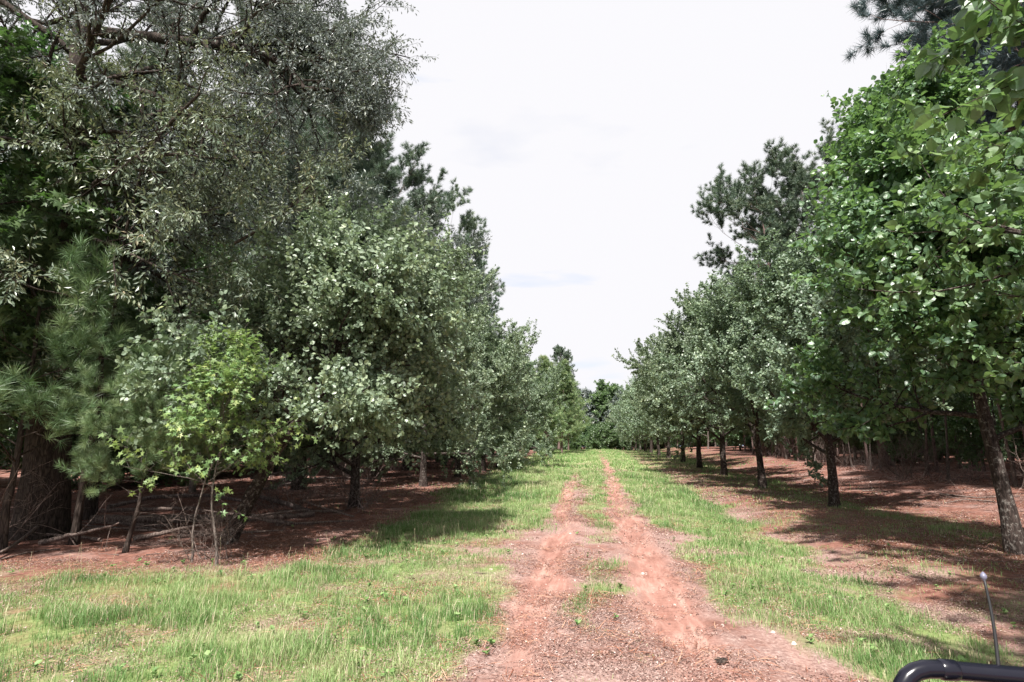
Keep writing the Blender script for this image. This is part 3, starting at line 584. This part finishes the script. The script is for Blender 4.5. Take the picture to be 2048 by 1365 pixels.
fill(12, 12.2, 13.6, 15, 50, KS, 'standing before the woods right of the lane', G_RW, 21, 1.5, (.5, .68))
KB = [('forest_shrub', m_, 'low leafy shrub') for m_ in SHR]
fill(16, 14.0, 17, 12, 64, [('understory_tree', DENSE[1], 'leafy low'), ('understory_tree', DENSE[0], 'leafy round')], 'tree fronting the woods right of the lane', G_RW, 15, 1.6, (.55, .85))
fill(60, -46, -17, 20, 80, KB, 'deep in the woods left of the lane', G_LW, 12, 2.4, (.9, 1.4))
fill(60, 17, 50, 18, 90, KB, 'deep in the woods right of the lane', G_RW, 13, 2.4, (.9, 1.4))
fill(36, -24, 30, 104, 118, KB, 'closing the far end of the lane', 'far trees', 14, 2.2, (.9, 1.4))

# ------------------------------------------------------------------ near left: big oak, pale oak, young pine, saplings
A = lambda *q: [pt(*p)-np.array([-10.9, 11.0, 0]) for p in q]
bx, by = -10.9, 11.0
bigoak = broad(301, 17, 5.6, 4.6, .42, 'oak', 'bark_oak', LF_NARR, .078, 56, nlimb=22, nsub=13, ntw=8, up=.12, a0=1.3, prof=[.8, 1, 1, .8, .4], twl=.62, droop=.5,
    extra=[(A((205, 60, 11), (330, 72, 10.5), (430, 82, 10.2), (520, 98, 10), (575, 125, 9.8), (610, 170, 9.6)), .13),
           (A((575, 125, 9.8), (655, 105, 9.8), (735, 135, 9.6)), .045), (A((610, 170, 9.6), (680, 175, 9.6), (720, 205, 9.5)), .045), (A((500, 0, 10), (580, 20, 10), (660, 60, 10)), .05),
           (A((430, 82, 10.2), (490, 52, 10.3), (540, 40, 10.5), (580, 45, 10.5)), .07),
           (A((190, -40, 11), (330, -80, 10.5), (430, -70, 10), (500, -40, 10), (560, 0, 10)), .12),
           (A((575, 125, 9.8), (600, 115, 10), (640, 110, 10.3)), .05),
           (A((200, 150, 11), (330, 190, 10), (420, 250, 9.6), (490, 330, 9.4)), .08)])
plant('oak_tree', bigoak, bx, by, 0, 1, 'huge dark oak at the left edge, its limbs arching across the upper left', 'tree')
A = lambda *q: [pt(*p)-np.array([-9.4, 10.2, 0]) for p in q]
paleoak = broad(311, 8.5, 3.0, 2.6, .07, 'oak_pale', 'bark_oak', LF_NARR, .092, 36, nlimb=10, nsub=8, ntw=6, lean=(.12, -.05), droop=.35, upn=.9,
    extra=[(A((110, 480, 10), (150, 400, 9.6), (200, 350, 9.2), (262, 320, 8.8), (330, 250, 8.4), (400, 180, 8.2)), .07),
           (A((262, 320, 8.8), (340, 300, 8.6), (440, 310, 8.4)), .04),
           (A((110, 480, 10), (200, 470, 9.4), (300, 520, 9), (400, 560, 8.8)), .045),
           (A((470, 480, 9.5), (560, 430, 9.3), (640, 340, 9.3)), .03)])
plant('oak_tree', paleoak, -9.4, 10.2, 0, 1, 'small pale olive oak with drooping narrow leaves in front of the dark trunk', 'tree')
OAKN = broad(321, 9.5, 3.2, 2.2, .13, 'dense', 'bark_oak', LF_STAR, .15, 20, nlimb=18, nsub=9, ntw=6, droop=.4)
plant('sweetgum_tree', OAKN, -11.4, 8.6, 1, .95, 'dark green star-leaved tree at the far left edge', 'tree')
plant('sweetgum_tree', OAKN, -12.2, 13.6, 2.4, 1.1, 'dark star-leaved tree between the big oak and the logs', 'tree')
NP_ = pine(331, H=5.0, rad=1.7, clear=1.35, r0=.06, tpl=TUFT_FINE, ts=.22, nlimb=30, nsub=5, nt=3, ntw=3, mat='pine_soft', bark='bark_oak', a0=1.3, up=.2, prof=[1, .9, .8, .5, .2], dead=4)
p = pt(190, 985, 9.6); plant('young_pine', NP_, -7.7, 9.4, .5, .68, 'young pine with long pale needle tufts left of the bright saplings', 'tree', tilt=(0, .12))
plant('young_pine', NP_, -9.8, 9.2, 2.5, 1.15, 'shaded young pine with hanging needles at the left edge', 'tree', tilt=(0, .1))
def sapling(seed, H, r0, lean):
    return broad(seed, H, H*.27, H*.33, r0, 'bright', 'bark_grey', LF_STAR, .095, 6, nlimb=17, nsub=4, ntw=4, lean=lean, up=.35, a0=1.1, a1=.5, twl=.26, droop=.25, prof=[1.15, 1, .8, .55, .25], upn=1.1)
S1 = sapling(341, 3.9, .022, (.02, 0)); S2 = sapling(342, 4.3, .026, (.0, 0))
plant('sweetgum_sapling', S1, -5.95, 8.6, 0, .80, 'shorter bright green sapling in front of the leaning trunk, left stem', 'sapling', 'bright saplings by the leaning trunk')
plant('sweetgum_sapling', S2, -5.4, 8.4, 2, .82, 'taller bright green sapling in front of the leaning trunk, right stem', 'sapling', 'bright saplings by the leaning trunk')

# ------------------------------------------------------------------ brush
B1 = bare(401, 16, 1.7, .8, .011, a=.55); B2 = bare(402, 22, 2.4, 1.6, .016, a=.5); B3 = bare(403, 26, 1.5, 1.4, .010, mat='log', a=.8)
plant('bare_bush', [B1], -5.7, 8.8, 0, .66, 'tangle of pale leafless twigs at the foot of the bright saplings', 'bush', parts=('stems',))
brk = 0
for (x, y, me, s, lab) in ((-6.5, 16.0, B3, 1.0, 'dark twiggy brush around the foot of the big round pear'), (-8.3, 15.8, B3, .9, 'dark twiggy brush left of the big round pear trunk'),
        (-10.6, 9.3, B1, 1.0, 'bare twigs at the left edge under the young pine')):
    plant('bare_bush', [me], x, y, 1+x, s, lab, 'bush', 'bare bushes left of the lane', parts=('stems',))
r = random.Random(8)
for i in range(16):
    y = 13.5+i*2.4+r.uniform(-.6, .6); x = 12.6+r.uniform(-.5, .9)
    plant('bare_bush', [(B2, B3, B2)[i % 3]], x, y, r.uniform(0, 6), r.uniform(.5, .85), 'pale leafless brush along the edge of the right woods', 'bush', 'bare brush along the right woods', parts=('stems',))
for i in range(14):
    y = 25+i*2.6; x = -10-r.uniform(0, 2.5)
    plant('bare_bush', [(B2, B3)[i % 2]], x, y, r.uniform(0, 6), r.uniform(.8, 1.1), 'dark leafless brush under the left woods', 'bush', 'bare brush under the left woods', parts=('stems',))

# ------------------------------------------------------------------ logs and fallen branches
def log(name, pts, r0, r1, label, mat='log', seed=0, group='fallen logs left of the lane', twigs=0):
    rg = np.random.default_rng(seed); e = np.array([(x, y, float(gz(x, y))+dz) for x, y, dz in pts], float)
    k = 18; P, _ = interp(e[None], np.linspace(0, 1, k)[None]); P = P+rg.normal(0, r0*.12, P.shape); R = np.linspace(r0, r1, k)[None]*(1+rg.normal(0, .05, (1, k)))
    o = P[0, 0].copy(); o[2] = float(gz(o[0], o[1])); mb = MB(); tubes(mb, P-o, R, 9, cap=True)
    if twigs:
        P2, R2 = grow(rg, P-o, R, twigs, .3, 1, .8, .8, .1, 5, .15, .4, .3); tubes(mb, P2, R2, 4)
    ob = link(name, mb.mesh(name, M[mat], True)); ob.location = o; return tag(ob, label, 'log' if r0 > .05 else 'branch', group)
def gp(px, py, dz=0):
    d = pt(px, py, 10)-np.array([0, 0, CAM_H]); t = 1.0
    while t < 40:
        q = np.array([0, 0, CAM_H])+d*(t/10)
        if q[2] < float(gz(q[0], q[1])): break
        t += .02
    return (q[0], q[1], dz)
log('fallen_log', [gp(180, 1048, .08), gp(330, 1046, .08), gp(470, 1042, .08)], .115, .10, 'thick barkless log lying crosswise before the leaning trunk', 'dead', seed=1)
log('fallen_log', [gp(460, 1046, .08), gp(560, 1040, .07), gp(630, 1034, .06)], .085, .055, 'pale end of log right of the leaning trunk', 'dead', seed=2)
log('fallen_log', [gp(215, 1022, .1), gp(300, 1012, .25), gp(420, 1006, .22), gp(500, 1012, .1)], .06, .045, 'thin dark log propped above the thick crosswise log', seed=3)
log('fallen_log', [gp(150, 1028, .06), gp(290, 1026, .1), gp(400, 1024, .1)], .055, .04, 'straight thin log just behind the thick crosswise log', 'dead', seed=4)
log('fallen_log', [gp(515, 1000, .12), gp(570, 1012, .08), gp(618, 1028, .06)], .055, .07, 'short log with an orange broken end near the big round pear', seed=5, twigs=3)
log('fallen_log', [gp(500, 975, .35), gp(620, 955, .5), gp(740, 945, .45)], .05, .03, 'long limb lying off the ground behind the leaning trunk', seed=6, twigs=6)
log('fallen_log', [gp(520, 985, .1), gp(640, 968, .25), gp(760, 962, .1)], .05, .03, 'dark limb on the ground behind the leaning trunk', seed=7, twigs=4)
log('fallen_branch', [gp(-30, 1130, .05), gp(30, 1100, .1), gp(90, 1070, .3), gp(135, 1028, .5)], .022, .035, 'bent whitish branch at the left edge', 'dead', 8, twigs=3)
log('fallen_branch', [gp(0, 1122, .02), gp(60, 1108, .03), gp(120, 1100, .02)], .018, .012, 'short pale stick below the bent whitish branch', 'dead', 9)
log('fallen_branch', [gp(300, 1060, .03), gp(250, 1062, .05), gp(160, 1052, .03)], .03, .016, 'dark curved branch in front of the thick crosswise log', 'log', 10, twigs=2)
log('fallen_branch', [gp(380, 1068, .03), gp(310, 1064, .05), gp(230, 1048, .03)], .022, .016, 'thin dark stick beside the curved branch', 'log', 11)
log('fallen_branch', [gp(1880, 990, .03), gp(1950, 1000, .06), gp(2040, 996, .05)], .03, .015, 'grey branch lying on the red litter by the right edge', 'dead', 12, 'fallen branches right of the lane', 5)
log('fallen_branch', [gp(1725, 983, .02), gp(1760, 984, .05), gp(1790, 986, .02)], .025, .012, 'small grey branch on the litter behind the thick forked pear', 'dead', 13, 'fallen branches right of the lane', 3)
log('fallen_branch', [gp(1990, 1006, .03), gp(1930, 1003, .06), gp(1890, 1008, .02)], .02, .012, 'twiggy grey branch crossing another by the right edge', 'dead', 14, 'fallen branches right of the lane', 5)
rg = np.random.default_rng(77); mb = MB(); n = 420; x = rg.uniform(-1.6, 2.0, n); y = rg.uniform(4.2, 13, n); sz = rg.gamma(2.2, .0042, n)+.003
th = np.arange(6)*math.pi/3; pr = [(np.cos(th), np.sin(th), np.full(6, 0.)), (np.cos(th+.3)*.8, np.sin(th+.3)*.8, np.full(6, .55)), (np.cos(th)*.3, np.sin(th)*.3, np.full(6, .8))]
tv = np.concatenate([np.stack(q_, -1) for q_ in pr]); V = tv[None]*sz[:, None, None]*rg.uniform(.7, 1.3, (n, 18, 1)); V[..., 0] += x[:, None]; V[..., 1] += y[:, None]; V[..., 2] += gz(x, y)[:, None]-.001
k = np.arange(6); k2 = (k+1) % 6; fq = np.concatenate([np.stack([a_+k, a_+k2, a_+6+k2, a_+6+k], 1) for a_ in (0, 6)]); fc = np.arange(12, 18)[None]
o_ = (np.arange(n)*18)[:, None, None]; mb.add(V.reshape(-1, 3), [(fq[None]+o_).reshape(-1, 4), (fc[None]+o_).reshape(-1, 6)], np.repeat(rg.random(n)*.9, 18))
g = link('track_gravel', mb.mesh('track_gravel', M['litter'])); tag(g, kind='stuff', label='small loose stones and clods along the wheel tracks', cat='gravel')
rr_ = random.Random(41)
dead_spots = [(-11, 9.6), (-9.8, 10.6), (-9.0, 9.9), (-8.6, 11.6), (-7.9, 10.9), (-7.4, 12.4), (-7.0, 11.2), (-10.2, 12.4), (-9.2, 13.2), (-8.2, 14.2), (-7.6, 13.4), (-6.3, 14.0), (-10.8, 11.4), (-7.2, 15.0), (-6.0, 12.8)]
kinds = ['thin crooked', 'pale peeling', 'grey forked', 'long straight', 'short broken']
for i_, (x_, y_) in enumerate(dead_spots):
    a_ = rr_.uniform(-.35, .35)+(math.pi if i_ % 2 else 0); l_ = rr_.uniform(1.0, 2.3); h_ = rr_.choice((.05, .08, .25, .4))
    pp_ = [(x_+math.cos(a_)*l_*(t_-.5)+rr_.uniform(-.05, .05), y_+math.sin(a_)*l_*(t_-.5)+rr_.uniform(-.08, .08), .04+h_*t_) for t_ in (0, .3, .6, 1)]
    log('fallen_branch', pp_, rr_.uniform(.025, .06), .014, kinds[i_ % 5]+' dead branch on the shaded litter left of the lane', 'dead', 60+i_, 'dead branches on the litter left of the lane', rr_.choice((0, 3, 6)))
# dark clod on the right wheel track
mb = MB(); c = gp(1445, 1328); rg = np.random.default_rng(5)
for i in range(7):
    u = np.linspace(0, 1, 6); q = np.zeros((6, 3)); q[:, 0] = (u-.5)*.07+rg.normal(0, .02); q[:, 1] = rg.normal(0, .02); q[:, 2] = .014
    tubes(mb, q, .018*np.sin(np.pi*np.clip(u, .08, .92)), 7, cap=True)
o = link('soil_clod', mb.mesh('soil_clod', M['bark_oak'], True)); o.location = (c[0], c[1], float(gz(c[0], c[1]))); tag(o, 'small dark clod lying on the right wheel track', 'clod')

# ------------------------------------------------------------------ vehicle rail and aerial, lower right
m, N, L, b = new_mat('gloss_black_paint')
tc = N.new('ShaderNodeTexCoord'); q = N.new('ShaderNodeTexNoise'); q.inputs['Scale'].default_value = 25; q.inputs['Detail'].default_value = 6; L.new(tc.outputs['Object'], q.inputs[0])
rr = N.new('ShaderNodeMapRange'); rr.inputs[3].default_value = .12; rr.inputs[4].default_value = .34; L.new(q.outputs[0], rr.inputs[0]); L.new(rr.outputs[0], b.inputs['Roughness'])
b.inputs['Base Color'].default_value = (.006, .006, .012, 1); b.inputs['Coat Weight'].default_value = 0; b.inputs['Specular IOR Level'].default_value = .4; M['black'] = m
m, N, L, b = new_mat('aerial_rubber'); b.inputs['Base Color'].default_value = (.01, .01, .012, 1); b.inputs['Roughness'].default_value = .6; M['rubber'] = m
m, N, L, b = new_mat('aerial_tip_metal'); b.inputs['Base Color'].default_value = (.14, .14, .2, 1); b.inputs['Roughness'].default_value = .4; M['tip'] = m
RY = 1.32
corner = pt(1793, 1331, RY); ra = pt(2048, 1353, RY+.02)
d = (ra-corner)/np.linalg.norm(ra-corner)
W_ = 1.05; p0 = corner; p1 = corner+d*W_
def fillet(pts, r, k=7):
    o_ = [np.array(pts[0])]
    for a_, b_, c_ in zip(pts[:-2], pts[1:-1], pts[2:]):
        a_, b_, c_ = map(np.array, (a_, b_, c_)); u = nrm(a_-b_)*r; v = nrm(c_-b_)*r
        for t in np.linspace(0, 1, k): o_.append((1-t)**2*(b_+u)+2*t*(1-t)*b_+t*t*(b_+v))
    o_.append(np.array(pts[-1])); return np.array(o_)
org = np.array([p0[0]+W_/2, RY-.3, .55]); veh = empty('utility_vehicle', org)
low0 = np.array([p0[0]-.05, RY-.10, .75]); low1 = np.array([p1[0]+.05, RY-.10, .75])
path = fillet([low0, p0, p1, low1], .075)
for q_ in (.09, .93):
    c_ = p0*(1-q_)+p1*q_; mb = MB(); tubes(mb, np.array([c_-d*.016, c_-d*.013, c_+d*.013, c_+d*.016])-org, np.array([.0168, .0188, .0188, .0168]), 20); link('clamp_ring', mb.mesh('clamp_ring', M['black'], True), veh)
mb = MB(); tubes(mb, path-org, np.full(len(path), .0165), 20, cap=True); link('guard_rail', mb.mesh('guard_rail', M['black'], True), veh)
q = [(low0-org), (low1-org)]; mb = MB(); tubes(mb, np.linspace(q[0]+[0, 0, .1], q[1]+[0, 0, .1], 5), np.full(5, .017), 16, cap=True); link('cross_bar', mb.mesh('cross_bar', M['black'], True), veh)
def boxm(name, c, h, mat):
    me = bpy.data.meshes.new(name); import bmesh; bm = bmesh.new(); bmesh.ops.create_cube(bm, size=1)
    for v in bm.verts: v.co = (v.co.x*h[0]+c[0], v.co.y*h[1]+c[1], v.co.z*h[2]+c[2])
    bmesh.ops.bevel(bm, geom=bm.edges[:], offset=min(h)*.25, segments=3, affect='EDGES'); bm.to_mesh(me); bm.free(); me.materials.append(mat); link(name, me, veh)
boxm('front_rack', (0, -.1, .12), (1.15, .5, .05), M['black'])
boxm('chassis', (0, -.25, -.1), (.7, .9, .25), M['black'])
for sx in (-.5, .5):
    th = np.linspace(0, 2*math.pi, 25); ring = np.stack([np.full(25, sx), -.2+.2*np.cos(th), -.27+.2*np.sin(th)], -1); mb = MB(); tubes(mb, ring, np.full(25, .08), 12); wh = link('wheel', mb.mesh('wheel', M['rubber'], True), veh)
    mb = MB(); tubes(mb, np.array([(sx-.06, -.2, -.27), (sx, -.2, -.27), (sx+.06, -.2, -.27)]), np.full(3, .13), 20, cap=True); link('rim', mb.mesh('rim', M['tip'], True), wh)
tip = pt(1967, 1153, RY+.06); bot = pt(1998, 1345, RY+.02); k = np.linspace(0, 1, 8)[:, None]
pa = bot*(1-k)+tip*k; pa = np.concatenate([[bot+(bot-tip)*.5], pa]); pa[:, 0] += np.concatenate([[0], .004*np.sin(k[:, 0]*3.1)])
mb = MB(); tubes(mb, pa-org, np.linspace(.0038, .0024, 9), 10, cap=True); an = link('antenna', mb.mesh('antenna', M['rubber'], True), veh)
mb = MB(); u = np.linspace(.04, .96, 9); q = tip-org+np.outer((u-.5)*.02, nrm(tip-bot)); tubes(mb, q, .0062*np.sin(np.pi*u), 12, cap=True); link('antenna_tip', mb.mesh('antenna_tip', M['tip'], True), an)
tag(veh, 'glossy black tubular rail of the vehicle with a thin aerial, bottom right corner', 'vehicle')
